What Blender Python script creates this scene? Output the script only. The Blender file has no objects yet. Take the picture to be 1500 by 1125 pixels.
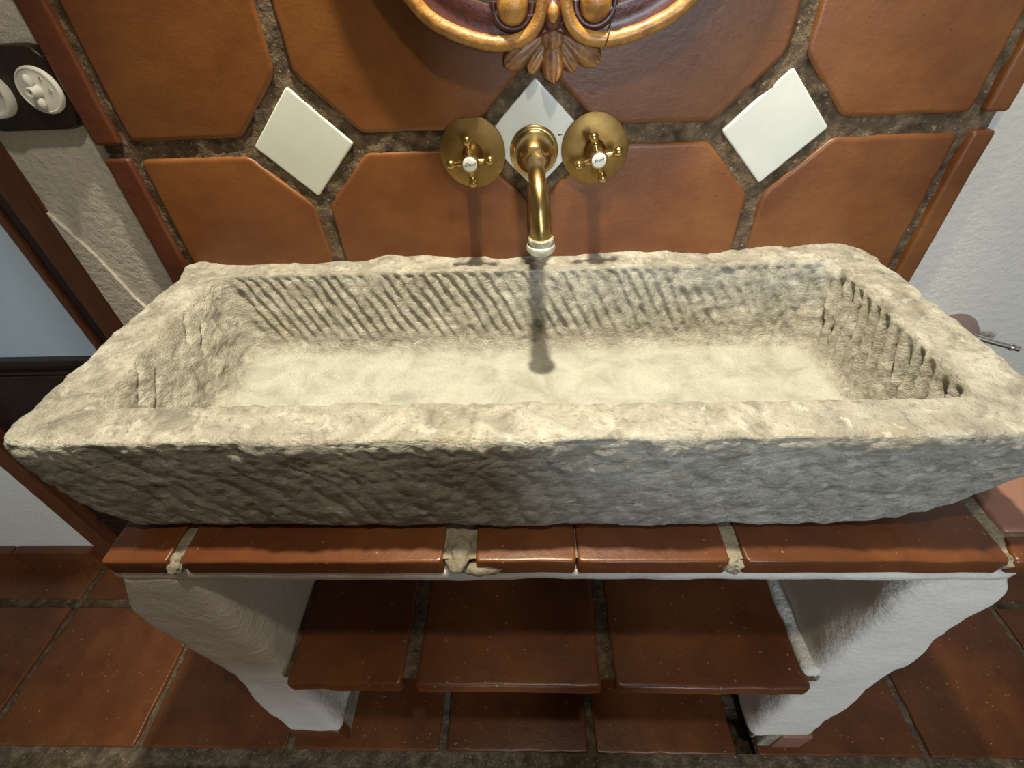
import bpy, bmesh, math, random
import numpy as np
from mathutils import Vector, Matrix
random.seed(7)
S = bpy.context.scene
COL = S.collection
PI = math.pi

# ------------------------------------------------------------------ camera
FPX = 692.74; PITCH = math.radians(41.078); YAW = math.radians(2.784); ROLL = math.radians(-2.699)
H = 1.235                                   # lens height above the floor (m); wall tiles are 0.65 m away
cf = Vector((-math.sin(YAW)*math.cos(PITCH), math.cos(YAW)*math.cos(PITCH), -math.sin(PITCH)))
cr = Vector((math.cos(YAW), math.sin(YAW), 0)); cu = cr.cross(cf)
rt = math.cos(ROLL)*cr + math.sin(ROLL)*cu; up = -math.sin(ROLL)*cr + math.cos(ROLL)*cu
cd = bpy.data.cameras.new('camera'); cam = bpy.data.objects.new('camera', cd); COL.objects.link(cam)
cam.matrix_world = Matrix(((rt.x, up.x, -cf.x, 0), (rt.y, up.y, -cf.y, 0), (rt.z, up.z, -cf.z, H), (0, 0, 0, 1)))
cd.sensor_width = 36; cd.lens = FPX*36/1500; cd.clip_start = 0.01
S.camera = cam
# ------------------------------------------------------------------ world, lights, exposure
w = bpy.data.worlds.new('world'); S.world = w; w.use_nodes = True
w.node_tree.nodes['Background'].inputs[0].default_value = (0.55, 0.72, 1.0, 1)
w.node_tree.nodes['Background'].inputs[1].default_value = 0.6
S.view_settings.view_transform = 'Standard'; S.view_settings.look = 'None'
S.view_settings.gamma = 1; S.view_settings.use_curve_mapping = False
S.view_settings.exposure = -0.1
WARM = (1.0, 0.89, 0.68); COOL = (0.76, 0.88, 1.0)
def light(name, kind, loc, energy, col, size=.05, target=None, sy=None, spot=None):
    d = bpy.data.lights.new(name, kind); d.energy = energy; d.color = col
    o = bpy.data.objects.new(name, d); COL.objects.link(o); o.location = loc
    if kind == 'AREA':
        d.shape = 'RECTANGLE'; d.size = size; d.size_y = sy or size
    else: d.shadow_soft_size = size
    if spot: d.spot_size = math.radians(spot); d.spot_blend = .6
    if target is not None:
        o.rotation_euler = (Vector(target)-Vector(loc)).to_track_quat('-Z', 'Y').to_euler()
    return o
# two warm ceiling spots (tap, spout and mirror shadows) and the daylight window behind the viewer
light('lamp_over_basin_offscreen', 'SPOT', (0.00, 0.43, 2.28), 140, WARM, .03, (-0.02, .47, .9), spot=60)
light('lamp_mid_room_offscreen', 'SPOT', (0.10, -0.05, 2.30), 30, WARM, .035, (-0.10, .65, 1.15), spot=88)
light('window_behind_offscreen', 'AREA', (0.52, -2.79, 1.55), 62, COOL, .22, (0.52, 0.0, 1.55), .80)

# ------------------------------------------------------------------ noise (numpy)
def _h(ix, iy, iz, s):
    n = (ix.astype(np.int64)*374761393 + iy.astype(np.int64)*668265263 + iz.astype(np.int64)*2147483647 + s*1274126177) & 0xffffffff
    n = ((n ^ (n >> 13))*1274126177) & 0xffffffff
    n = ((n ^ (n >> 16))*2246822519) & 0xffffffff
    n = n ^ (n >> 15)
    return (n & 0xffff)/32767.5 - 1
def noise(P, sc, s=0):
    q = np.asarray(P, float)/sc; i = np.floor(q).astype(np.int64); f = q - i; f = f*f*f*(f*(f*6-15)+10)
    r = 0
    for a in (0, 1):
        for b in (0, 1):
            for c in (0, 1):
                wt = (f[:, 0] if a else 1-f[:, 0])*(f[:, 1] if b else 1-f[:, 1])*(f[:, 2] if c else 1-f[:, 2])
                r = r + wt*_h(i[:, 0]+a, i[:, 1]+b, i[:, 2]+c, s)
    return r
def fbm(P, sc, n=3, s=0):
    return sum(noise(P, sc/2**k, s+k*17)/2**k for k in range(n))
def sstep(a, b, x):
    t = np.clip((x-a)/(b-a), 0, 1); return t*t*(3-2*t)

# ------------------------------------------------------------------ materials
def ramp(nt, fac, stops):
    r = nt.nodes.new('ShaderNodeValToRGB'); e = r.color_ramp.elements
    while len(e) < len(stops): e.new(.5)
    for k, (p, c) in enumerate(stops): e[k].position = p; e[k].color = (*c, 1)
    nt.links.new(fac, r.inputs[0]); return r.outputs[0]
def ntex(nt, vec, scale, detail=5, rough=.6, dist=0):
    n = nt.nodes.new('ShaderNodeTexNoise'); n.inputs['Scale'].default_value = scale; n.inputs['Detail'].default_value = detail
    n.inputs['Roughness'].default_value = rough; n.inputs['Distortion'].default_value = dist
    nt.links.new(vec, n.inputs['Vector']); return n.outputs['Fac']
def mix(nt, fac, a, b, mode='MIX'):
    m = nt.nodes.new('ShaderNodeMix'); m.data_type = 'RGBA'; m.blend_type = mode
    for k, v in ((0, fac), (6, a), (7, b)):
        if isinstance(v, (int, float)): m.inputs[k].default_value = v
        elif isinstance(v, tuple): m.inputs[k].default_value = (*v, 1)
        else: nt.links.new(v, m.inputs[k])
    return m.outputs[2]
def mat(name, stops, scale=8, rough=.5, bump=0, bscale=60, metal=0, vary=0, speck=None, coat=0, rvar=0, stretch=None, dist=0, layers=()):
    m = bpy.data.materials.new(name); m.use_nodes = True; nt = m.node_tree; b = nt.nodes['Principled BSDF']
    g = nt.nodes.new('ShaderNodeNewGeometry'); vec = g.outputs['Position']
    if stretch:
        mp = nt.nodes.new('ShaderNodeMapping'); mp.inputs['Scale'].default_value = stretch
        nt.links.new(vec, mp.inputs['Vector']); vec = mp.outputs[0]
    c = ramp(nt, ntex(nt, vec, scale, 6, .62, dist), stops)
    for (sc, lo, hi, colr, amt) in layers:            # extra blotches: scale, threshold range, colour, strength
        f = ramp(nt, ntex(nt, vec, sc, 5, .6, .4), [(lo, (0, 0, 0)), (hi, (amt, amt, amt))])
        c = mix(nt, f, c, colr)
    if vary:
        oi = nt.nodes.new('ShaderNodeObjectInfo')
        v = ramp(nt, oi.outputs['Random'], [(0, (1-vary, 1-vary*1.15, 1-vary*1.2)), (1, (1+vary, 1+vary*.9, 1+vary*.7))])
        c = mix(nt, 1.0, c, v, 'MULTIPLY')
    if speck:
        f = ramp(nt, ntex(nt, vec, speck[0], 2, .5), [(speck[1], (0, 0, 0)), (speck[1]+.05, (1, 1, 1))])
        c = mix(nt, f, c, speck[2])
    nt.links.new(c, b.inputs['Base Color'])
    b.inputs['Roughness'].default_value = rough; b.inputs['Metallic'].default_value = metal
    if rvar:
        rr = nt.nodes.new('ShaderNodeMapRange'); rr.inputs[3].default_value = rough-rvar; rr.inputs[4].default_value = rough+rvar
        nt.links.new(ntex(nt, vec, scale*2.3, 4), rr.inputs[0]); nt.links.new(rr.outputs[0], b.inputs['Roughness'])
    if coat: b.inputs['Coat Weight'].default_value = coat; b.inputs['Coat Roughness'].default_value = .25
    if bump:
        bp = nt.nodes.new('ShaderNodeBump'); bp.inputs['Strength'].default_value = bump; bp.inputs['Distance'].default_value = .005
        nt.links.new(ntex(nt, vec, bscale, 5, .65), bp.inputs['Height']); nt.links.new(bp.outputs[0], b.inputs['Normal'])
    return m
M = {}
M['terra'] = mat('terracotta', [(.25, (.105, .033, .009)), (.5, (.160, .054, .014)), (.75, (.23, .088, .021))], 7, .42, .10, 90, vary=.14, rvar=.1,
                 speck=(160, .70, (.12, .04, .015)), stretch=(1, 1, 1.3), layers=[(4, .45, .75, (.29, .125, .032), .5), (22, .52, .74, (.11, .035, .01), .35)])
M['terra_floor'] = mat('terracotta_floor', [(.25, (.072, .023, .008)), (.5, (.120, .039, .012)), (.75, (.180, .065, .018))], 7, .34, .10, 90, vary=.16, rvar=.1,
                       speck=(150, .70, (.35, .2, .12)), layers=[(4, .5, .8, (.21, .082, .025), .45), (25, .52, .74, (.05, .016, .007), .4)])
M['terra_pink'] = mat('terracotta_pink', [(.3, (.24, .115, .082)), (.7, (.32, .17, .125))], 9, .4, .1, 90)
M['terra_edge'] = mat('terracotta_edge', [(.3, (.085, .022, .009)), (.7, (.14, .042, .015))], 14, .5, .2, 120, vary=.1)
M['grout'] = mat('mortar_dark', [(.3, (.035, .023, .014)), (.5, (.115, .078, .046)), (.75, (.26, .19, .115))], 60, .9, 1.0, 150, speck=(210, .66, (.32, .24, .15)))
M['floor_mortar'] = mat('mortar_floor', [(.3, (.05, .036, .022)), (.5, (.12, .09, .055)), (.75, (.27, .22, .14))], 45, .9, 1.0, 120, speck=(180, .66, (.36, .30, .2)))
M['mortar'] = mat('mortar_pale', [(.3, (.14, .12, .085)), (.6, (.34, .30, .22)), (.8, (.5, .46, .36))], 40, .9, .9, 120)
M['stone'] = mat('limestone', [(.28, (.22, .208, .170)), (.42, (.39, .372, .310)), (.55, (.54, .520, .44)), (.72, (.74, .725, .64))], 30, .62, 1.0, 260, rvar=.12, dist=.8, stretch=(1, 1, 2.2),
                 layers=[(5, .52, .72, (.40, .385, .33), .65), (9, .60, .78, (.52, .40, .22), .45), (38, .62, .70, (.80, .78, .70), .5), (120, .54, .68, (.22, .205, .16), .65), (55, .60, .68, (.78, .77, .69), .6)])
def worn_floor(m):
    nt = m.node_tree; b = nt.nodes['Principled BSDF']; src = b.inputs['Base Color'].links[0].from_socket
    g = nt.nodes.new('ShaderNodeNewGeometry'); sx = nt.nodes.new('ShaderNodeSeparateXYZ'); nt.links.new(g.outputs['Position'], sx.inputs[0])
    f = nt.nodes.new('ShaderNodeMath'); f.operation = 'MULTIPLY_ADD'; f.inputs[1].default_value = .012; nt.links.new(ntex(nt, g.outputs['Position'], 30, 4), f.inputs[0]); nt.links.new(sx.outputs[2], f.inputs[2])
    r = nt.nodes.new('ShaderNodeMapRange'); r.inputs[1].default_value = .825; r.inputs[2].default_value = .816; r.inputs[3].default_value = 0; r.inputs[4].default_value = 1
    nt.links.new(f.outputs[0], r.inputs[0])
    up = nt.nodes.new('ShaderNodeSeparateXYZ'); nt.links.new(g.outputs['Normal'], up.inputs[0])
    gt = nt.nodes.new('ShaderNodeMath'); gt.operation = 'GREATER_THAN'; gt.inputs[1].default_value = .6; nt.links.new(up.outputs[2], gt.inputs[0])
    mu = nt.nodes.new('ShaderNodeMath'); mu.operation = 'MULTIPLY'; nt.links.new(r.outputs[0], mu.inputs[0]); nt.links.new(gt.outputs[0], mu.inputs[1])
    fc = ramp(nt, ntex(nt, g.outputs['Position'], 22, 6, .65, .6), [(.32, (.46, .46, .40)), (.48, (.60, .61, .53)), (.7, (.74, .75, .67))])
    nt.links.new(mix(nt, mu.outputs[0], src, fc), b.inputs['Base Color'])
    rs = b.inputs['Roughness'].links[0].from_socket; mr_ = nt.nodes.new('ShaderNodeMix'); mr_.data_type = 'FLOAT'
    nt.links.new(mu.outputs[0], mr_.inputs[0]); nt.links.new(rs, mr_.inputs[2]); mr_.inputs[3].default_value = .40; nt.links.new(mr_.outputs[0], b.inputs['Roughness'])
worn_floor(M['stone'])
M['marble'] = mat('white_marble', [(.3, (.66, .69, .64)), (.7, (.76, .79, .74))], 12, .18, .02, 60, rvar=.06)
M['plaster'] = mat('white_plaster', [(.3, (.65, .62, .55)), (.7, (.73, .70, .63))], 5, .85, .7, 90)
M['tan'] = mat('tan_plaster', [(.3, (.46, .39, .29)), (.7, (.54, .47, .36))], 5, .85, .5, 60)
M['brass'] = mat('aged_brass', [(.3, (.34, .22, .075)), (.7, (.56, .40, .17))], 25, .30, .05, 90, metal=1, rvar=.08)
M['brass_plate'] = mat('aged_brass_plate', [(.3, (.20, .125, .040)), (.7, (.34, .215, .072))], 30, .5, .08, 90, metal=1, rvar=.08)
M['limescale'] = mat('limescaled_brass', [(.35, (.34, .30, .16)), (.55, (.62, .62, .52)), (.7, (.78, .78, .70))], 90, .4, .3, 200, metal=.4)
M['porcelain'] = mat('porcelain', [(.3, (.80, .80, .76)), (.7, (.84, .84, .80))], 8, .12)
M['ink'] = mat('black_ink', [(.3, (.01, .01, .012)), (.7, (.02, .02, .02))], 8, .5)
M['gold'] = mat('worn_gilt', [(.28, (.16, .055, .012)), (.45, (.36, .17, .035)), (.7, (.56, .31, .075))], 45, .38, .35, 120, stretch=(1, 1, 1), coat=.2)
M['carved'] = mat('carved_brown_gilt', [(.3, (.12, .042, .013)), (.5, (.26, .11, .028)), (.75, (.42, .21, .055))], 55, .4, .4, 130, coat=.2)
M['maroon'] = mat('maroon_wood', [(.3, (.055, .014, .010)), (.7, (.13, .038, .026))], 20, .38, .25, 80, coat=.2)
M['darkwood'] = mat('dark_wood', [(.3, (.012, .006, .004)), (.7, (.030, .015, .010))], 25, .35, .15, 80, stretch=(6, 6, .6))
M['redwood'] = mat('reddish_wood', [(.3, (.075, .024, .009)), (.7, (.15, .052, .020))], 25, .38, .15, 80, stretch=(6, 6, .6))
M['frost'] = mat('frosted_glass', [(.3, (.42, .50, .53)), (.7, (.50, .58, .60))], 3, .22)
M['mirror'] = mat('mirror_glass', [(.3, (.85, .88, .88)), (.7, (.88, .9, .9))], 3, .03, metal=1)
M['chrome'] = mat('chrome', [(.3, (.80, .80, .81)), (.7, (.85, .85, .85))], 3, .22, metal=1)
M['bronze'] = mat('dull_brown_cap', [(.3, (.17, .125, .11)), (.7, (.24, .18, .155))], 20, .4)

# ------------------------------------------------------------------ mesh helpers
def link(name, me, m=None, parent=None, smooth=True):
    o = bpy.data.objects.new(name, me); COL.objects.link(o)
    if m: me.materials.append(M[m])
    if smooth: me.polygons.foreach_set('use_smooth', [True]*len(me.polygons))
    if parent is not None:
        o.parent = parent; o.matrix_parent_inverse = Matrix.Translation(-world_loc(parent))
    return o
def world_loc(o):
    v = Vector((0, 0, 0))
    if o.type == 'EMPTY': v = Vector(o.location)
    return v
def mesh(name, V, F, m=None, parent=None, smooth=True, recalc=False, sharp=None):
    me = bpy.data.meshes.new(name); me.from_pydata([tuple(map(float, v)) for v in V], [], F)
    if recalc:
        bm = bmesh.new(); bm.from_mesh(me); bmesh.ops.recalc_face_normals(bm, faces=bm.faces); bm.to_mesh(me); bm.free()
    o = link(name, me, m, parent, smooth)
    if sharp and smooth:
        me.set_sharp_from_angle(angle=math.radians(sharp))
    return o
def thing(name, label, cat, loc, group=None):
    o = bpy.data.objects.new(name, None); COL.objects.link(o); o.location = loc; o.empty_display_size = .05
    return tag(o, label, cat, group)
def tag(o, label, cat, group=None):
    o['label'] = label; o['category'] = cat
    if group: o['group'] = group
    return o
def struct(o, label=None):
    o['kind'] = 'structure'
    if label: o['label'] = label
    return o
def box_vf(x0, x1, y0, y1, z0, z1):
    V = [(x, y, z) for x in (x0, x1) for y in (y0, y1) for z in (z0, z1)]
    F = [(0, 1, 3, 2), (4, 6, 7, 5), (0, 4, 5, 1), (2, 3, 7, 6), (0, 2, 6, 4), (1, 5, 7, 3)]
    return V, F
def box(name, x0, x1, y0, y1, z0, z1, m, parent=None, bev=.002):
    V, F = box_vf(x0, x1, y0, y1, z0, z1)
    bm = bmesh.new(); vs = [bm.verts.new(v) for v in V]
    for f in F: bm.faces.new([vs[k] for k in f])
    bmesh.ops.recalc_face_normals(bm, faces=bm.faces)
    if bev: bmesh.ops.bevel(bm, geom=bm.edges[:], offset=bev, segments=2, affect='EDGES', profile=.6)
    me = bpy.data.meshes.new(name); bm.to_mesh(me); bm.free()
    return link(name, me, m, parent, False)
def rough_box(name, x0, x1, y0, y1, z0, z1, m, parent=None, res=.012, r=.012, amp=.002, sc=.05, seed=0, warp=None):
    """a plastered block: rounded arrises, uneven surface"""
    idx = {}; P = []; F = []
    n = [max(2, int(round((b-a)/res))) for a, b in ((x0, x1), (y0, y1), (z0, z1))]
    lo = np.array((x0, y0, z0)); hi = np.array((x1, y1, z1))
    def vid(i, j, k):
        key = (i, j, k)
        if key not in idx:
            idx[key] = len(P); P.append(lo + (hi-lo)*np.array((i/n[0], j/n[1], k/n[2])))
        return idx[key]
    for ax in range(3):
        a, b = (ax+1) % 3, (ax+2) % 3
        for side in (0, n[ax]):
            for i in range(n[a]):
                for j in range(n[b]):
                    q = []
                    for di, dj in ((0, 0), (1, 0), (1, 1), (0, 1)):
                        c = [0, 0, 0]; c[ax] = side; c[a] = i+di; c[b] = j+dj; q.append(vid(*c))
                    F.append(q if side else q[::-1])
    P = np.array(P); c = np.clip(P, lo+r, hi-r); d = P-c; L = np.linalg.norm(d, axis=1, keepdims=True); N = d/np.maximum(L, 1e-9)
    P = c + N*r + N*(amp*fbm(P, sc, 3, seed))[:, None]
    if warp: P = warp(P)
    return mesh(name, P, F, m, parent)
def inset_poly(pts, off):
    n = len(pts); pts = [Vector(p) for p in pts]; out = []
    for i in range(n):
        a, p, b = pts[i-1], pts[i], pts[(i+1) % n]
        d1 = (p-a).normalized(); d2 = (b-p).normalized(); n1 = Vector((-d1.y, d1.x)); n2 = Vector((-d2.y, d2.x))
        m = n1+n2; out.append(p + m*(off/max(.2, 1+n1.dot(n2))))
    return out
def outline_round(pts, off, jit, step, seed, rc):
    """inset a polygon, round its corners a little and make its sides slightly uneven"""
    rnd = random.Random(seed); out = []; n = len(pts); base = [Vector(p) for p in pts]
    q = inset_poly(pts, off); rc = max(.0006, rc-off*.4); cor = []
    for i in range(n):
        p, a, b = q[i], q[i-1], q[(i+1) % n]; da = (a-p).normalized(); db = (b-p).normalized()
        cor.append((p+da*rc, p+(da+db)*rc*.30, p+db*rc))
    for i in range(n):
        out += list(cor[i]); a = cor[i][2]; b = cor[(i+1) % n][0]; k = max(1, int((base[(i+1) % n]-base[i]).length/step))
        nrm = Vector(((b-a).y, -(b-a).x)).normalized()
        for t in range(1, k): out.append(a.lerp(b, t/k) + nrm*rnd.gauss(0, jit))
    return out
def slab(name, pts, base, thick, axis, m, parent=None, bev=.004, seed=0, jit=.0005, tilt=.0012, step=.03, rc=.004):
    """a tile: 2D outline (CCW) pushed out; axis 'z' = lying (u=x,v=y), 'y' = on the wall (u=x,v=z, out = -y)"""
    rnd = random.Random(seed+99)
    cx = sum(p[0] for p in pts)/len(pts); cy = sum(p[1] for p in pts)/len(pts)
    tx, ty = rnd.uniform(-tilt, tilt)*6, rnd.uniform(-tilt, tilt)*6
    V = []; F = []
    RG = ((0, 0), (0, thick-bev), (bev*.3, thick-bev*.3), (bev, thick), (bev*1.7, thick+.0001))
    for off, hgt in RG:
        o = outline_round(pts, off, jit, step, seed, rc); n = len(o)
        for p in o:
            hh = hgt + ((p.x-cx)*tx+(p.y-cy)*ty)*(1 if hgt > 0 else 0)
            V.append((p.x, p.y, base+hh) if axis == 'z' else (p.x, base-hh, p.y))
    for k in range(4):
        for i in range(n):
            F.append((k*n+i, k*n+(i+1) % n, (k+1)*n+(i+1) % n, (k+1)*n+i))
    F.append(tuple(range(4*n, 5*n))); F.append(tuple(range(n-1, -1, -1)))
    return mesh(name, V, F, m, parent, True, False, 50)
def rect(x0, x1, y0, y1): return [(x0, y0), (x1, y0), (x1, y1), (x0, y1)]
def lathe(name, prof, org, axis, m, parent=None, seg=32, sharp=40):
    """prof: (radius, distance along axis)"""
    ax = Vector(axis).normalized(); t = Vector((0, 0, 1)) if abs(ax.z) < .9 else Vector((1, 0, 0))
    u = ax.cross(t).normalized(); v = ax.cross(u); org = Vector(org); V = []; F = []
    for r, h in prof:
        for k in range(seg):
            a = 2*PI*k/seg; V.append(org+ax*h+(u*math.cos(a)+v*math.sin(a))*max(r, 1e-5))
    for i in range(len(prof)-1):
        for k in range(seg):
            F.append((i*seg+k, i*seg+(k+1) % seg, (i+1)*seg+(k+1) % seg, (i+1)*seg+k))
    F.append(tuple(range(seg-1, -1, -1))); F.append(tuple((len(prof)-1)*seg+k for k in range(seg)))
    return mesh(name, V, F, m, parent, True, True, sharp)
def catmull(P, n=8):
    P = [Vector(p) for p in P]; Q = [P[0]*2-P[1]]+P+[P[-1]*2-P[-2]]; out = []
    for i in range(1, len(Q)-2):
        for k in range(n):
            t = k/n; a, b, c, d = Q[i-1:i+3]
            out.append(.5*((2*b)+(c-a)*t+(2*a-5*b+4*c-d)*t*t+(3*b-a-3*c+d)*t**3))
    return out+[P[-1]]
def tube(name, path, rad, m, parent=None, seg=14, flat=None, closed=False):
    """sweep; rad float or list; flat = (axis, factor) squashes the section along a world axis"""
    n = len(path); V = []; F = []; ref = None
    for i, p in enumerate(path):
        if closed: t = (path[(i+1) % n]-path[i-1]).normalized()
        else: t = (path[min(i+1, n-1)]-path[max(i-1, 0)]).normalized()
        if ref is None:
            ref = Vector((0, 1, 0)) if abs(t.y) < .9 else Vector((1, 0, 0))
        u = (ref-t*ref.dot(t)).normalized(); ref = u; v = t.cross(u); r = rad[i] if isinstance(rad, (list, tuple)) else rad
        for k in range(seg):
            a = 2*PI*k/seg; V.append(p+(u*math.cos(a)+v*math.sin(a))*r)
    for i in range(n if closed else n-1):
        j = (i+1) % n
        for k in range(seg): F.append((i*seg+k, i*seg+(k+1) % seg, j*seg+(k+1) % seg, j*seg+k))
    if not closed:
        F.append(tuple(range(seg-1, -1, -1))); F.append(tuple((n-1)*seg+k for k in range(seg)))
    return mesh(name, V, F, m, parent, True, True, 60)
def ball(name, c, r, m, parent=None, sx=1, sy=1, sz=1, seg=16):
    bm = bmesh.new(); bmesh.ops.create_uvsphere(bm, u_segments=seg, v_segments=seg//2+2, radius=r)
    for v in bm.verts: v.co = Vector((v.co.x*sx+c[0], v.co.y*sy+c[1], v.co.z*sz+c[2]))
    me = bpy.data.meshes.new(name); bm.to_mesh(me); bm.free(); return link(name, me, m, parent)
def grid(name, x0, x1, y0, y1, res, fz, axis, m, parent=None, hole=None):
    """uneven mortar bed"""
    nx, ny = int((x1-x0)/res)+1, int((y1-y0)/res)+1
    U, W_ = np.meshgrid(np.linspace(x0, x1, nx), np.linspace(y0, y1, ny)); U = U.ravel(); W_ = W_.ravel()
    h = fz(np.stack([U, W_, U*0], 1))
    V = np.stack([U, W_, h], 1) if axis == 'z' else np.stack([U, h, W_], 1)
    F = []
    for j in range(ny-1):
        for i in range(nx-1):
            a = j*nx+i
            if hole:
                cx, cy = (U[a]+U[a+1])/2, (W_[a]+W_[a+nx])/2
                if any(q[0] < cx < q[1] and q[2] < cy < q[3] for q in hole): continue
            F.append((a, a+1, a+nx+1, a+nx))
    return mesh(name, V, F, m, parent)

WY = .664          # plaster face of the back wall
TY = .650          # face of the tile panel
# ------------------------------------------------------------------ room shell
XL, XR, YF, ZC = -1.95, 1.75, -2.8, 2.46
fl = struct(box('floor', XL, XR, YF, .8, -.12, -.05, 'grout', bev=0))
struct(box('ceiling', XL, XR, YF, .8, ZC, ZC+.06, 'redwood', bev=0))
# back wall: cream left of the basin, white right of it and low at the far left, with the doorway between
wb = thing('wall_back', None, None, (0, .75, 0)); del wb['label']; del wb['category']; struct(wb)
DL, DR = -1.195, -.6875
box('plaster_field', DR, .02, WY, .80, -.05, ZC, 'plaster', wb, 0)
box('plaster_field', .02, XR, WY, .80, -.05, ZC, 'plaster', wb, 0)
box('plaster_field', XL, DL, WY, .80, -.05, ZC, 'plaster', wb, .004)
box('plaster_field', DL, DR, WY, .80, 2.08, ZC, 'plaster', wb, 0)
box('plaster_field', DL, DR, .78, .80, -.05, 2.08, 'plaster', wb, 0)
# uneven skirt of lighter plaster that runs out beside the door frame
def wedge():
    o = [(-.6875, .60), (-.600, .60), (-.615, .80), (-.6385, .856), (-.648, .893), (-.6578, .9307), (-.668, .955), (-.6767, .9742), (-.6875, .998)]
    n = len(o); V = [(x, WY-.005, z) for x, z in o]+[(x, WY, z) for x, z in o]
    F = [tuple(range(n))]+[(i, i+n, (i+1) % n+n, (i+1) % n) for i in range(n)]
    struct(mesh('trim_1', V, F, 'plaster', None, False, True))
wedge()
struct(box('wall_left', XL-.08, XL, YF, .8, -.05, ZC, 'tan', bev=0))
wp = thing('shade_blocker', None, None, (.2, -.86, 0)); del wp['label']; del wp['category']; struct(wp)  # added unseen blocks, shaped to cast a standing person's shadow on the basin
for a in ((-.185, .196, .95, ZC), (-.185, .10, .72, .95), (.196, .30, -.05, 1.00)):
    box('plaster_field', a[0], a[1], -.92, -.80, a[2], a[3], 'tan', wp, 0)
struct(box('wall_right', XR, XR+.08, YF, .8, -.05, ZC, 'tan', bev=0))
wf = thing('wall_front', None, None, (0, YF, 0)); del wf['label']; del wf['category']; struct(wf)
WX0, WX1, WZ0, WZ1 = .36, .68, 1.10, 2.00
for a in ((XL, WX0, -.05, ZC), (WX1, XR, -.05, ZC), (WX0, WX1, -.05, WZ0), (WX0, WX1, WZ1, ZC)):
    box('plaster_field', a[0], a[1], YF-.2, YF, a[2], a[3], 'tan', wf, 0)
wn = thing('window_1', None, None, (.52, YF, WZ0)); del wn['label']; del wn['category']; struct(wn)
for a in ((WX0, WX0+.05, WZ0, WZ1), (WX1-.05, WX1, WZ0, WZ1), (WX0+.05, WX1-.05, WZ0, WZ0+.05), (WX0+.05, WX1-.05, WZ1-.05, WZ1), (.51, .53, WZ0+.05, WZ1-.05)):
    box('window_frame', a[0], a[1], YF-.12, YF-.07, a[2], a[3], 'redwood', wn, .003)

# ------------------------------------------------------------------ floor tiles
def fbed(P): return -.006 + .0025*fbm(P, .03, 3, 5)
grid('mortar_bed', XL, XR, -.60, WY, .010, fbed, 'z', 'floor_mortar', fl, hole=[(.414, .462, .243, .60)])
FX = [-1.90, -1.56, -1.215, -.86, -.525, -.195, .12, .438, .800, 1.14, 1.46, 1.74]
FYR = [(-.40, -.115), (-.085, .195), (.240, .538), (.560, .652)]
k = 0
for (ya, yb) in FYR:
    for i in range(len(FX)-1):
        a, b = FX[i]+.0085, FX[i+1]-.0085
        if ya > .2 and FX[i+1] == .438: b = .416
        if ya > .2 and FX[i] == .438: a = .462
        slab('floor_tile', rect(a, b, ya, yb), -.02, .022, 'z', 'terra_floor', fl, .0025, 200+k, .0008, .0012, .025); k += 1
# terracotta skirting along the left wall
bb = thing('baseboard_left', None, None, (-1.6, WY, 0)); del bb['label']; del bb['category']; struct(bb)
for i, (a, b) in enumerate(((-1.94, -1.66), (-1.655, -1.42), (-1.415, -1.20))):
    box('skirting_tile', a, b, WY-.022, WY+.002, .0, .09, 'terra_floor', bb, .003)

# ------------------------------------------------------------------ dark wooden glazed door at the left
dr = thing('door_1', None, None, (-.94, .68, 0)); del dr['label']; del dr['category']; struct(dr)
for a, b in ((-.735, -.6875), (-1.195, -1.150)): box('door_casing', a, b, WY-.004, .76, .0, 2.08, 'redwood', dr, .003)
box('door_casing', -1.150, -.735, WY-.004, .76, 2.03, 2.08, 'redwood', dr, .003)
for a, b in ((-.785, -.735), (-1.150, -1.100)): box('door_stile', a, b, .690, .725, .005, 2.03, 'darkwood', dr, .003)
for a, b in ((.535, .700), (.005, .20), (1.93, 2.03)): box('door_rail', -1.10, -.785, .690, .725, a, b, 'darkwood', dr, .003)
for a, b in ((.700, .712), (1.915, 1.93)): box('glazing_bead', -1.10, -.785, .684, .705, a, b, 'darkwood', dr, .002)
for a, b in ((-.797, -.785), (-1.10, -1.088)): box('glazing_bead', a, b, .684, .705, .712, 1.915, 'redwood', dr, .002)
for zz in (.232, .674, .684): box('door_moulding', -1.10, -.785, .682, .694, zz-.004, zz+.004, 'darkwood', dr, .002)
box('door_moulding', -1.145, -.74, .682, .694, .178, .188, 'darkwood', dr, .002)
box('door_panel', -1.10, -.785, .705, .715, .20, .535, 'darkwood', dr, 0)
b_ = M['frost'].node_tree.nodes['Principled BSDF']; b_.inputs['Transmission Weight'].default_value = .1; b_.inputs['Roughness'].default_value = .55
box('frosted_pane', -1.088, -.797, .700, .706, .712, 1.915, 'frost', dr, 0)

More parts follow.
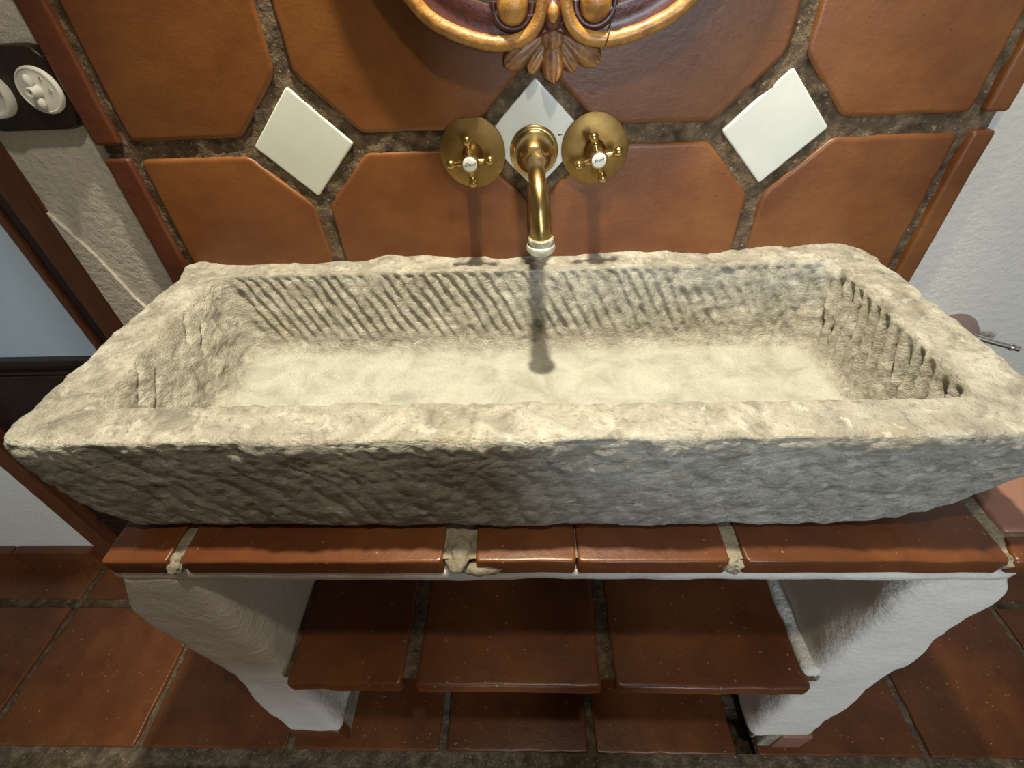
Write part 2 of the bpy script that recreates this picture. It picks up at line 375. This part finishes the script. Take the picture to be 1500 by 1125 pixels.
# ------------------------------------------------------------------ tiled panel behind the basin
tp = thing('tile_backsplash', 'terracotta octagon tile panel with white diamond insets behind the stone basin', 'tile panel', (0, TY, .5))
CX, PX = .0117, .294
JZ = 1.077
PL, PR = -.5506, .572
def gbed(P): return TY+.0035-.0026*fbm(P, .022, 3, 9)
grid('mortar_bed', PL+.006, PR-.006, .775, 1.675, .0055, gbed, 'y', 'grout', tp)
box('mortar_backing', PL+.004, PR-.004, TY+.006, WY, .775, 1.678, 'grout', tp, 0)
cols = [(-.505, CX-PX-.010), (CX-PX+.010, CX-.010), (CX+.010, CX+PX-.010), (CX+PX+.010, .533)]
rows = [(.790, JZ-.011), (JZ+.011, JZ+PX-.011), (JZ+PX+.011, JZ+2*PX-.011)]
CL = .067
k = 0
for j, (za, zb) in enumerate(rows):
    for i, (xa, xb) in enumerate(cols):
        pts = []
        left, right = i > 0, i < 3; top, bot = True, j > 0
        if j == 2: top = False
        c = CL
        if left and bot: pts += [(xa, za+c), (xa+c, za)]
        else: pts += [(xa, za)]
        if right and bot: pts += [(xb-c, za), (xb, za+c)]
        else: pts += [(xb, za)]
        if right and top: pts += [(xb, zb-c), (xb-c, zb)]
        else: pts += [(xb, zb)]
        if left and top: pts += [(xa+c, zb), (xa, zb-c)]
        else: pts += [(xa, zb)]
        slab('octagon_tile', pts, TY+.012, .0125, 'y', 'terra', tp, .0035, 400+k, .0005, .0010, .025, .007); k += 1
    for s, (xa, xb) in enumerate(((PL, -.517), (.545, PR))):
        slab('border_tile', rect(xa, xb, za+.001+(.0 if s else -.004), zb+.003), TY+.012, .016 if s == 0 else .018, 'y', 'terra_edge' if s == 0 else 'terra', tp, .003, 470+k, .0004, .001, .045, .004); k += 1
for i in range(4):
    xa, xb = cols[i]
    slab('border_tile', rect(xa, xb, 1.672, 1.695), TY+.012, .016, 'y', 'terra_edge', tp, .004, 500+i)
D = .0645
for zz, dz in ((JZ, 0), (JZ+PX, 1)):
    for i, cx in enumerate((CX-PX-.0015, CX+.001, CX+PX+.0015)):
        slab('inset_tile', [(cx-D, zz), (cx, zz-D), (cx+D, zz), (cx, zz+D)], TY+.012, .0115, 'y', 'marble', tp, .0015, 520+i+dz*5, .0, .0004, .04, .003)

# ------------------------------------------------------------------ plaster stand, countertop and shelf
st = thing('plaster_stand', 'white plastered masonry stand with two piers under the tiled counter', 'stand', (.01, .45, 0))
def warpL(P):
    P = P.copy(); z = P[:, 2]; f = sstep(-.46, -.51, P[:, 0])
    P[:, 0] += f*(.022*np.exp(-((z-.385)/.10)**2) - .014*np.exp(-((z-.56)/.10)**2) + .035*sstep(.62, .745, z))
    return P
def warpR(P):
    P = P.copy(); z = P[:, 2]; f = sstep(.49, .54, P[:, 0])
    P[:, 0] += f*(-.028*sstep(.66, .745, z) + .004*np.sin(z*30))
    return P
rough_box('pier', -.512, -.395, .256, .644, .065, .735, 'plaster', st, .011, .016, .0030, .06, 11, warpL)
rough_box('pier', .428, .545, .256, .644, .065, .735, 'plaster', st, .011, .016, .0030, .06, 12, warpR)
rough_box('apron', -.478, .517, .2535, .644, .7195, .744, 'plaster', st, .012, .006, .0014, .04, 13)
box('back_panel', -.40, .435, .630, .644, .0, .72, 'plaster', st, 0)
for (a, b) in ((-.505, -.40), ): slab('base_tile', rect(a, b, .0, .075), .275, .022, 'y', 'terra_floor', st, .003, 610)
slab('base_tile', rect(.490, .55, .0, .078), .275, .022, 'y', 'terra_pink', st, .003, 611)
slab('base_tile', rect(.462, .488, .0, .086), .275, .020, 'y', 'mortar', st, .003, 612)
box('base_core', -.507, -.40, .27, .644, -.005, .07, 'mortar', st, .003)
box('base_core', .455, .545, .27, .644, -.005, .07, 'mortar', st, .003)

ct = thing('tiled_countertop', 'terracotta tiled countertop with pale mortar joints under the stone basin', 'countertop', (.01, .45, .742))
def cbed(P): return .7625+.002*fbm(P, .02, 3, 31)
box('mortar_core', -.468, .62, .262, .648, .743, .758, 'mortar', ct, .002)
grid('mortar_bed', -.466, .618, .258, .645, .008, cbed, 'z', 'mortar', ct)
cj = [(-.471, -.397), (-.383, -.096), (-.060, .0465), (.0485, .206), (.222, .487)]
for i, (a, b) in enumerate(cj):
    slab('counter_tile', rect(a, b, .252, .545), .742, .0245, 'z', 'terra_floor', ct, .002, 700+i, .0005, .0006, .03, .004)
slab('counter_tile', [(.492, .252), (.62, .252), (.62, .282), (.500, .282)], .742, .0235, 'z', 'terra_floor', ct, .004, 720)
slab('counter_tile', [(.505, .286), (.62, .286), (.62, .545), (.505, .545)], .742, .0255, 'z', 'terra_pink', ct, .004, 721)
# lumps of mortar squeezed out of the joints
def lump(name, cx, cy, cz, sx, sy, sz, seed, parent, m='mortar'):
    bm = bmesh.new(); bmesh.ops.create_icosphere(bm, subdivisions=4, radius=1)
    P = np.array([v.co[:] for v in bm.verts]); Q = P*np.array((sx, sy, sz)); d = 1+.42*fbm(Q, max(sx, sy)*.8, 3, seed)
    for v, p, k_ in zip(bm.verts, Q, d): v.co = Vector(p*k_)+Vector((cx, cy, cz))
    me = bpy.data.meshes.new(name); bm.to_mesh(me); bm.free(); return link(name, me, m, parent)
lump('mortar_lump', -.078, .268, .757, .020, .018, .009, 3, ct)
lump('mortar_lump', -.060, .254, .748, .026, .007, .008, 4, ct)
lump('mortar_lump', -.391, .256, .757, .009, .010, .010, 5, ct)
lump('mortar_lump', .4895, .257, .753, .005, .007, .010, 7, ct)
lump('mortar_lump', .214, .257, .753, .011, .009, .012, 6, ct)

sh = thing('tiled_shelf', 'low terracotta tile shelf set between the white piers', 'shelf', (.015, .45, .38))
ZS = .418
grid('mortar_bed', -.392, .425, .250, .655, .008, lambda P: ZS-.004+.0015*fbm(P, .02, 3, 41), 'z', 'grout', sh)
box('mortar_core', -.40, .435, .255, .655, ZS-.022, ZS-.008, 'mortar', sh, .002)
for i, (a, b) in enumerate(((-.384, -.203), (-.181, .102), (.124, .413))):
    slab('shelf_tile', rect(a, b, .237, .62), ZS-.022, .022, 'z', 'terra_floor', sh, .004, 800+i, .0006, .0006, .025, .008 if i != 1 else .003)

rough_box('mortar_fillet', .408, .436, .256, .63, .398, .427, 'plaster', sh, .009, .006, .0022, .03, 51)

# ------------------------------------------------------------------ the stone basin
def basin():
    nX, nY, nC = 460, 170, 10
    def ring(x0, x1, y0, y1, r):
        L = []
        def seg(a, b, n): return [(a[0]+(b[0]-a[0])*t/n, a[1]+(b[1]-a[1])*t/n) for t in range(n)]
        def arc(cx, cy, a0): return [(cx+r*math.cos(a0+PI/2*t/nC), cy+r*math.sin(a0+PI/2*t/nC)) for t in range(nC)]
        L += seg((x0+r, y0), (x1-r, y0), nX) + arc(x1-r, y0+r, -PI/2)
        L += seg((x1, y0+r), (x1, y1-r), nY) + arc(x1-r, y1-r, 0)
        L += seg((x1-r, y1), (x0+r, y1), nX) + arc(x0+r, y1-r, PI/2)
        L += seg((x0, y1-r), (x0, y0+r), nY) + arc(x0+r, y0+r, PI)
        return L
    # key rings: x0,x1,y0,y1,r,z, steps to next, section id
    K = [(-.20, .20, .43, .52, .02, .766, 3, 0),
         (-.435, .350, .296, .640, .02, .766, 6, 0),
         (-.462, .395, .289, .650, .022, .783, 10, 1),
         (-.492, .452, .286, .655, .024, .822, 10, 1),
         (-.503, .480, .283, .657, .026, .868, 20, 1),
         (-.507, .488, .2815, .658, .028, .913, 4, 1),
         (-.504, .485, .285, .656, .026, .9205, 30, 2),
         (-.446, .424, .332, .606, .020, .9205, 4, 2),
         (-.440, .420, .336, .601, .022, .915, 48, 3),
         (-.414, .408, .356, .573, .030, .823, 8, 3),
         (-.396, .394, .370, .558, .030, .811, 6, 4),
         (-.370, .368, .392, .532, .030, .8085, 22, 4),
         (-.20, .20, .44, .47, .010, .807, 0, 4)]
    R = []; SEC = []; TT = []
    for i in range(len(K)-1):
        a, b = K[i], K[i+1]; n = a[6]
        for t in range(n):
            f = t/n; g = [a[q]+(b[q]-a[q])*f for q in range(6)]; R.append([(x, y, g[5]) for x, y in ring(*g[:5])]); SEC.append(a[7]); TT.append(i+f)
    g = K[-1]; R.append([(x, y, g[5]) for x, y in ring(*g[:5])]); SEC.append(4); TT.append(len(K)-1)
    n = len(R[0]); m = len(R); P = np.array(R).reshape(-1, 3)
    sec = np.repeat(SEC, n); tt = np.repeat(TT, n)
    i = np.arange(n); j = np.arange(m-1)
    A = (j[:, None]*n+i[None, :]).ravel(); B = (j[:, None]*n+((i+1) % n)[None, :]).ravel()
    F = np.stack([A, B, B+n, A+n], 1)
    # smooth the section corners: blur along rings direction
    G = P.reshape(m, n, 3).copy()
    for _ in range(3): G[1:-1] = .25*G[:-2]+.5*G[1:-1]+.25*G[2:]
    P = G.reshape(-1, 3)
    # normals by finite differences
    G = P.reshape(m, n, 3); du = np.roll(G, -1, 1)-np.roll(G, 1, 1); dv = np.gradient(G, axis=0)
    N = np.cross(du, dv); N /= np.maximum(np.linalg.norm(N, axis=2, keepdims=True), 1e-12); N = N.reshape(-1, 3)
    x, y, z = P.T
    d = .0030*fbm(P, .12, 2, 1) + .0016*fbm(P, .035, 3, 2) + .0010*fbm(P, .009, 2, 3) + .0005*noise(P, .0045, 4)
    floor_ = sstep(9.6, 10.6, tt); d *= 1-.8*floor_
    out = ((tt > 1.5) & (tt < 5.6)).astype(float)*sstep(1.5, 2.2, tt)
    # outside: broad slanted tooling, stronger left, more pecked right
    u = x+.55*(z-.766)+.012*noise(P, .05, 8)
    ridge = np.abs(np.sin(PI*u/.038+1.2*noise(P, .07, 9)))
    d += out*(-.0026*(1-ridge)**1.5*(.45+.55*noise(P, .09, 10))) + out*(.0009*fbm(P*np.array((1, 1, 2.5)), .018, 4, 11)+.0006*noise(P*np.array((1, 1, 1.6)), .006, 13) - .0011*fbm(P, .035, 3, 2))
    # chipped arris, front and sides
    ar = np.exp(-((tt-5.35)/.75)**2)
    d -= ar*(.0065*np.clip(fbm(P, .045, 3, 12)+.15, 0, 1.2))
    # rim: shallow pecks, back edge scalloped
    rim = sstep(5.5, 6.1, tt)*(1-sstep(7.0, 7.6, tt))
    d *= 1-.45*rim; d += rim*(.0012*fbm(P, .022, 3, 14))
    pk = np.abs(np.sin(PI*(x+.25*y)/.024)); pn = noise(P, .03, 15)
    d -= rim*.0022*sstep(.62, .95, pk)*sstep(.15, .6, pn)*sstep(.0, .25, x)
    back = sstep(.60, .625, y)*sstep(5.2, 6.0, tt)*(1-sstep(7, 7.5, tt))
    zoff = back*(.0055*noise(np.stack([x, x*0, x*0], 1), .085, 16)+.003*noise(np.stack([x, x*0, x*0], 1), .035, 17)) + back*.004*sstep(.36, .44, x)
    # inside walls
    ins = sstep(7.3, 8.1, tt)*(1-sstep(9.0, 9.7, tt))
    hid = .921-z
    wb_ = sstep(.50, .545, y)*(1-sstep(.40, .42, x))*sstep(-.47, -.425, x)     # back wall
    ub = x-(.58-.30*x)*hid + .0035*noise(P, .03, 20)
    sb = ub/.0178; fb = sb-np.floor(sb)
    gro = np.where(fb < .72, np.sin(PI*fb/.72)**.7, 0)                       # rounded flute, sharp ridge between
    brk = sstep(-.55, .35, noise(P*np.array((1, 1, .8)), .020, 21)+.5*noise(P, .06, 22)+.30)
    fade = 1-.8*sstep(.072, .098, hid)
    d -= ins*wb_*fade*.0054*gro*(.30+.70*brk)*(1-.25*sstep(-.15, -.45, x))
    wr = sstep(.385, .40, x)*(1-sstep(.57, .60, y))                            # right wall
    ur = y+.45*hid+.004*noise(P, .03, 24); sr = ur/.0205; fr = sr-np.floor(sr)
    gr = np.where(fr < .68, np.sin(PI*fr/.68)**.6, 0); bk = sstep(-.35, .30, noise(P, .017, 25)+.2)
    d -= sstep(7.9, 8.25, tt)*ins*wr*(1-.75*sstep(.070, .098, hid))*(.0060+.0080*bk)*gr
    wl = sstep(-.385, -.405, x)                                                # left wall: rough
    ul = y+1.3*hid; sl = ul/.034
    d += ins*wl*(.0019*fbm(P*np.array((1, .8, 1.8)), .022, 4, 27) - .0035*np.clip(np.sin(2*PI*sl), 0, 1)**3*sstep(.1, .5, noise(P, .05, 28)))
    P = P+N*d[:, None]; P[:, 2] += zoff
    P[:, 1] = np.minimum(P[:, 1], .652)
    low = P[:, 2] < .765; P[low, 2] = .765
    me = bpy.data.meshes.new('stone_basin')
    Fl = F.tolist(); Fl.append(list(range(n-1, -1, -1))); Fl.append(list(range((m-1)*n, m*n)))
    me.from_pydata(P.tolist(), [], Fl)
    o = link('stone_basin', me, 'stone', None, True)
    return o
bs = tag(basin(), 'long hand-carved pale limestone trough basin with chiselled grooves inside', 'basin')

# ------------------------------------------------------------------ brass spout and taps
SZ = 1.062
sp = thing('wall_spout', 'brass wall spout with stepped round flange and limescaled tip over the basin', 'spout', (.0105, TY, SZ))
lathe('flange', [(.0, 0), (.0305, 0), (.0305, .004), (.0290, .0055), (.0265, .006), (.0265, .010), (.0250, .0115), (.0240, .012), (.0235, .017), (.0205, .026), (.0165, .034), (.0140, .037), (.0, .037)],
      (.0105, TY, SZ), (0, -1, 0), 'brass', sp, 48)
lathe('nut', [(.0, .036), (.0145, .036), (.0150, .038), (.0150, .045), (.0140, .047), (.0, .047)], (.0105, TY, SZ), (0, -1, 0), 'brass', sp, 6, 30)
neck = catmull([(.0105, .606, SZ), (.0112, .585, SZ+.0005), (.0120, .558, SZ), (.0128, .541, SZ-.005), (.0135, .530, SZ-.014)], 6)
tube('neck', neck, .0098, 'brass', sp, 24)
arm = catmull([(.0131, .5360, SZ-.0085), (.0136, .5285, SZ-.0155), (.0142, .5225, SZ-.025), (.0148, .5185, SZ-.037), (.0153, .5160, SZ-.047), (.0156, .5150, SZ-.057)], 8)
tube('curved_arm', arm, .0122, 'brass', sp, 24)
lathe('tip_ring', [(.0, 0), (.0135, 0), (.0148, .0015), (.0148, .0045), (.0135, .006), (.0135, .008), (.0160, .0095), (.0168, .0125), (.0160, .0155), (.0140, .0175), (.0130, .019), (.0110, .0185), (.0105, .010), (.0, .010)],
      (.0156, .5150, SZ-.055), (0, 0, -1), 'limescale', sp, 32)

def text_mesh(body, size, shear):
    c = bpy.data.curves.new('lettering', 'FONT'); c.body = body; c.size = size; c.shear = shear; c.align_x = 'CENTER'; c.align_y = 'CENTER'; c.extrude = .00012
    o = bpy.data.objects.new('lettering', c); COL.objects.link(o)
    bpy.context.view_layer.update()
    me = bpy.data.meshes.new_from_object(o); bpy.data.objects.remove(o); bpy.data.curves.remove(c); return me
def tap(cx, rot, word, label, seed, flat_top):
    t = thing('tap', label, 'tap', (cx, TY, SZ), 'brass taps beside the spout')
    # hand-cut backing disc, not quite round
    n = 56; V = []; F = []; rnd = random.Random(seed); ph = [rnd.uniform(0, 6.28) for _ in range(4)]
    for r_, y_ in ((1, 0), (1, .0022), (.97, .0030), (.45, .0034)):
        for k in range(n):
            a = 2*PI*k/n; rr = .0420*(1+.010*math.sin(2*a+ph[0])+.008*math.sin(3*a+ph[1])+.004*math.sin(7*a+ph[2]))*r_
            x, z = rr*math.cos(a), rr*math.sin(a)
            if flat_top: z = min(z, .0402)
            V.append((cx+x, TY-.0005-y_, SZ+z))
    for i in range(3):
        for k in range(n): F.append((i*n+k, i*n+(k+1) % n, (i+1)*n+(k+1) % n, (i+1)*n+k))
    F.append(tuple(range(3*n, 4*n))); F.append(tuple(range(n-1, -1, -1)))
    mesh('backing_disc', V, F, 'brass_plate', t, True, True, 40)
    lathe('valve_neck', [(.0, .002), (.0125, .002), (.0130, .006), (.0110, .010), (.0085, .014), (.0075, .022), (.0080, .030), (.0095, .033), (.0, .033)], (cx, TY, SZ), (0, -1, 0), 'brass', t, 28)
    hub = lathe('cross_handle', [(.0, .032), (.0085, .032), (.0100, .035), (.0108, .039), (.0108, .046), (.0100, .0485), (.0088, .0490), (.0088, .0475), (.0, .0475)], (cx, TY, SZ), (0, -1, 0), 'brass', t, 28)
    for q in range(4):
        a = rot+q*PI/2; d = Vector((math.cos(a), 0, math.sin(a))); c0 = Vector((cx, TY-.0420, SZ))
        lathe('handle_arm', [(.0, .008), (.0042, .008), (.0034, .0125), (.0030, .0165), (.0044, .0180), (.0036, .0190), (.0052, .0215), (.0058, .0245), (.0050, .0275), (.0028, .0292), (.0, .0296)], c0, d, 'brass', hub, 16)
    bt = lathe('porcelain_button', [(.0, .0470), (.0086, .0470), (.0086, .0488), (.0070, .0496), (.004, .0500), (.0, .0501)], (cx, TY, SZ), (0, -1, 0), 'porcelain', t, 28)
    me = text_mesh(word, .0052, .35); o = link('lettering', me, 'ink', None, False)
    o.matrix_world = Matrix.Translation((cx, TY-.0503, SZ)) @ Matrix.Rotation(-(rot-PI/2) if False else 0, 4, 'Y') @ Matrix.Rotation(PI/2, 4, 'X') @ Matrix.Rotation(rot-PI/2, 4, 'Z')
    mw = o.matrix_world.copy(); o.parent = bt; o.matrix_world = mw
    return t
tap(-.0675, PI/2+math.radians(4), 'Chaud', 'brass cross-handle tap with round backing plate, its porcelain button marked Chaud', 5, True)
tap(.0870, PI/2+math.radians(17), 'Froid', 'brass cross-handle tap with round backing plate, its porcelain button marked Froid', 9, False)

# ------------------------------------------------------------------ carved mirror
MX = .0315
mr = thing('carved_mirror', 'carved gilt and maroon wooden mirror with scrolls and leaf, hung above the spout', 'mirror', (MX, TY, 1.14))
OUT = [(.0315, 1.186), (.003, 1.176), (-.019, 1.1725), (-.043, 1.1735), (-.071, 1.182), (-.097, 1.195), (-.118, 1.2165), (-.148, 1.252), (-.172, 1.30), (-.188, 1.37), (-.194, 1.46), (-.19, 1.55), (-.175, 1.63), (-.145, 1.70), (-.10, 1.755), (-.04, 1.785), (.0315, 1.79)]
INN = [(.0315, 1.203), (-.03, 1.2075), (-.055, 1.2145), (-.085, 1.235), (-.115, 1.27), (-.138, 1.32), (-.150, 1.38), (-.155, 1.46), (-.151, 1.55), (-.138, 1.62), (-.11, 1.68), (-.07, 1.725), (-.02, 1.745), (.0315, 1.748)]
def polar(pts, n):
    q = np.array(pts); th = np.unwrap(np.arctan2(MX-q[:, 0]+1e-9, 1.48-q[:, 1])); r = np.hypot(q[:, 0]-MX, q[:, 1]-1.48)
    t = np.linspace(0, PI, n); rr = np.interp(t, th, r)
    L = [(MX-a*math.sin(b), 1.48-a*math.cos(b)) for a, b in zip(rr, t)]
    return L+[(2*MX-x, z) for x, z in L[-2:0:-1]]
oo, ii = polar(OUT, 70), polar(INN, 70); n = len(oo)
def mid(f): return [(a[0]*(1-f)+b[0]*f, a[1]*(1-f)+b[1]*f) for a, b in zip(oo, ii)]
prof = [(0, TY-.001), (0, TY-.018), (.10, TY-.022), (.35, TY-.018), (.6, TY-.017), (.85, TY-.021), (1, TY-.019), (1, TY-.006)]
V = []; F = []
for f, yy in prof: V += [(x, yy, z) for x, z in mid(f)]
for i in range(len(prof)-1):
    for k in range(n): F.append((i*n+k, i*n+(k+1) % n, (i+1)*n+(k+1) % n, (i+1)*n+k))
for k in range(n): F.append((k, (k+1) % n, 7*n+(k+1) % n, 7*n+k))
mesh('frame_body', V, F, 'maroon', mr, True, True, 50)
g = mid(.97); V = [(x, TY-.009, z) for x, z in g]+[(x, TY-.005, z) for x, z in g]
mesh('mirror_glass', V, [tuple(range(n)), tuple(range(2*n-1, n-1, -1))]+[(k, k+n, (k+1) % n+n, (k+1) % n) for k in range(n)], 'mirror', mr, False, True)
GP = [(.0315, 1.783), (-.04, 1.778), (-.097, 1.749), (-.14, 1.695), (-.168, 1.628), (-.183, 1.55), (-.187, 1.46), (-.181, 1.37), (-.165, 1.30), (-.143, 1.253), (-.116, 1.2180), (-.097, 1.199), (-.071, 1.1865), (-.043, 1.1785), (-.019, 1.1765), (.002, 1.1815), (.0145, 1.194), (.0188, 1.211), (.016, 1.227), (.005, 1.238), (-.010, 1.241), (-.025, 1.234), (-.0325, 1.221)]
for s_ in (1, -1):
    pth = catmull([(MX+(x-MX)*s_, TY-.0225-(.006*max(0, (i-14)/8)), z) for i, (x, z) in enumerate(GP)], 8)
    tube('gilt_moulding', pth, [.0074 if i < len(pth)*.6 else .0074-.0022*(i/len(pth)-.6)/.4 for i in range(len(pth))], 'gold', mr, 14)
    ball('scroll_eye', (MX+(-.0115-MX)*s_, TY-.022, 1.2085), .0175, 'gold', mr, .95, .75, 1.0, 24)
    rg = [Vector((MX+(-.0115+.0205*math.cos(a)-MX)*s_, TY-.0165, 1.2085+.0205*math.sin(a))) for a in np.linspace(PI*.95, 2.02*PI, 26)]
    tube('scroll_groove', rg, .0046, 'maroon', mr, 10)
ball('bead', (MX-.001, TY-.028, 1.2010), .0068, 'gold', mr, .85, .8, 1.25, 18)
ball('bead_cup', (MX-.001, TY-.019, 1.1985), .0105, 'maroon', mr, 1, .9, 1.3, 18)
def lobe(base, tip, W0, bulge, curl, seed, y0):
    b = Vector((base[0], base[1])); d = Vector((tip[0], tip[1]))-b; L = d.length; nn = Vector((-d.y, d.x)).normalized()
    ns, nt = 22, 17; V = []; F = []
    for side in (0, 1):
        for i in range(ns):
            s = i/(ns-1); wd = W0*(.42+.58*min(1, s/.62)**.9)*math.sqrt(max(0, 1-max(0, (s-.72)/.28)**2.2)+.004)
            for j in range(nt):
                t = -1+2*j/(nt-1); p = b+d*s+nn*(t*wd)
                h = bulge*(.45+.55*s)*(1-.75*t*t) - .0022*math.exp(-(t/.16)**2)*(1-s*.4) + .0012*math.cos(t*9)*(.4+.6*s) + curl*max(0, s-.55)**2*4
                V.append((p.x, y0-(h if side == 0 else -.004), p.y))
    def vi(sd, i, j): return sd*ns*nt+i*nt+j
    for i in range(ns-1):
        for j in range(nt-1):
            F.append((vi(0, i, j), vi(0, i, j+1), vi(0, i+1, j+1), vi(0, i+1, j))); F.append((vi(1, i, j), vi(1, i+1, j), vi(1, i+1, j+1), vi(1, i, j+1)))
        for j in (0, nt-1): F.append((vi(0, i, j), vi(0, i+1, j), vi(1, i+1, j), vi(1, i, j)))
    for i in (0, ns-1):
        for j in range(nt-1): F.append((vi(0, i, j), vi(0, i, j+1), vi(1, i, j+1), vi(1, i, j)))
    mesh('leaf_lobe', V, F, 'carved', mr, True, True, 70)
LX = .0312
for s_ in (1, -1):
    lobe((LX-.006*s_, 1.186), (LX-.0525*s_, 1.1545), .0125, .009, .006, 1, TY-.008)
    lobe((LX-.003*s_, 1.180), (LX-.0260*s_, 1.1475), .0085, .008, .004, 2, TY-.007)
lobe((LX, 1.190), (LX+.0015, 1.1380), .0125, .012, .005, 3, TY-.009)
lobe((LX, 1.204), (LX, 1.168), .0150, .013, .0, 4, TY-.006)
tube('crack', [Vector(p) for p in ((.0957, TY-.0200, 1.2090), (.0915, TY-.0200, 1.1890), (.0905, TY-.0235, 1.1855), (.0895, TY-.0285, 1.1830), (.0882, TY-.0302, 1.1775), (.0868, TY-.0282, 1.1718), (.0860, TY-.0220, 1.1692))], .0007, 'ink', mr, 6)

# ------------------------------------------------------------------ switch panel at the left
sw = thing('switch_panel', 'dark wooden rounded wall plate with white porcelain switch and socket', 'switch', (-.618, WY, 1.104))
def rrect(x0, x1, z0, z1, r, k=8):
    L = []
    for cx, cz, a in ((x1-r, z0+r, -PI/2), (x1-r, z1-r, 0), (x0+r, z1-r, PI/2), (x0+r, z0+r, PI)):
        L += [(cx+r*math.cos(a+PI/2*t/k), cz+r*math.sin(a+PI/2*t/k)) for t in range(k+1)]
    return L
o = rrect(-.684, -.552, 1.104, 1.193, .024); n = len(o); V = []; F = []
for off, yy in ((0, WY+.0005), (0, WY-.011), (.0015, WY-.0145), (.005, WY-.016)):
    c = [(x+(-off if x > -.618 else off), z+(-off if z > 1.1485 else off)) for x, z in o]; V += [(x, yy, z) for x, z in c]
for i in range(3):
    for k in range(n): F.append((i*n+k, i*n+(k+1) % n, (i+1)*n+(k+1) % n, (i+1)*n+k))
F.append(tuple(range(3*n, 4*n))); F.append(tuple(range(n-1, -1, -1)))
mesh('wooden_plate', V, F, 'darkwood', sw, True, True, 40)
PY = WY-.0155
rs = lathe('rotary_switch', [(.0, 0), (.0250, 0), (.0252, .0035), (.0240, .0055), (.0225, .0060), (.0215, .0052), (.0, .0062)], (-.5785, PY, 1.1480), (0, -1, 0), 'porcelain', sw, 40)
lathe('switch_stem', [(.0, .005), (.0065, .005), (.0058, .010), (.0055, .017), (.0045, .019), (.0025, .0185), (.0022, .015), (.0, .015)], (-.5785, PY, 1.1480), (0, -1, 0), 'porcelain', rs, 20)
for s_ in (1, -1): ball('switch_wing', (-.5785, PY-.011, 1.1480+.0115*s_), .0052, 'porcelain', rs, .8, 1.0, 1.25)
for dx, dz in ((.0145, -.001), (.0105, .0115)): ball('screw', (-.5785+dx, PY-.0058, 1.148+dz), .0022, 'chrome', rs, 1, .5, 1, 10)
ss = lathe('wall_socket', [(.0, 0), (.0262, 0), (.0265, .008), (.0250, .0115), (.0225, .0120), (.0205, .0105), (.0200, .006), (.0190, .004), (.0, .004)], (-.6420, PY, 1.1465), (0, -1, 0), 'porcelain', sw, 40)
for s_ in (1, -1): lathe('socket_hole', [(.0, .0035), (.0030, .0035), (.0030, .0044), (.0, .0044)], (-.642+.0095*s_*.6, PY, 1.1465+.0095*s_), (0, -1, 0), 'ink', ss, 12)

# ------------------------------------------------------------------ chrome holder on the right wall
hd = thing('paper_holder', 'chrome rod holder with brown round cap on the white wall beside the basin', 'holder', (.705, WY, .762))
lathe('wall_cap', [(.0, 0), (.040, 0), (.040, .006), (.036, .016), (.026, .026), (.012, .031), (.0, .032)], (.700, WY, .752), (0, -1, 0), 'bronze', hd, 40)
rod = [Vector((.712, WY-.028, .768)), Vector((.740, WY-.038, .762)), Vector((.778, WY-.047, .7545))]
tube('chrome_rod', catmull(rod, 4), .0046, 'chrome', hd, 14)
lathe('rod_collar', [(.0, 0), (.0046, 0), (.0062, .003), (.0062, .006), (.0046, .009), (.0, .009)], (.763, WY-.0435, .7575), (.97, -.22, -.18), 'chrome', hd, 14)
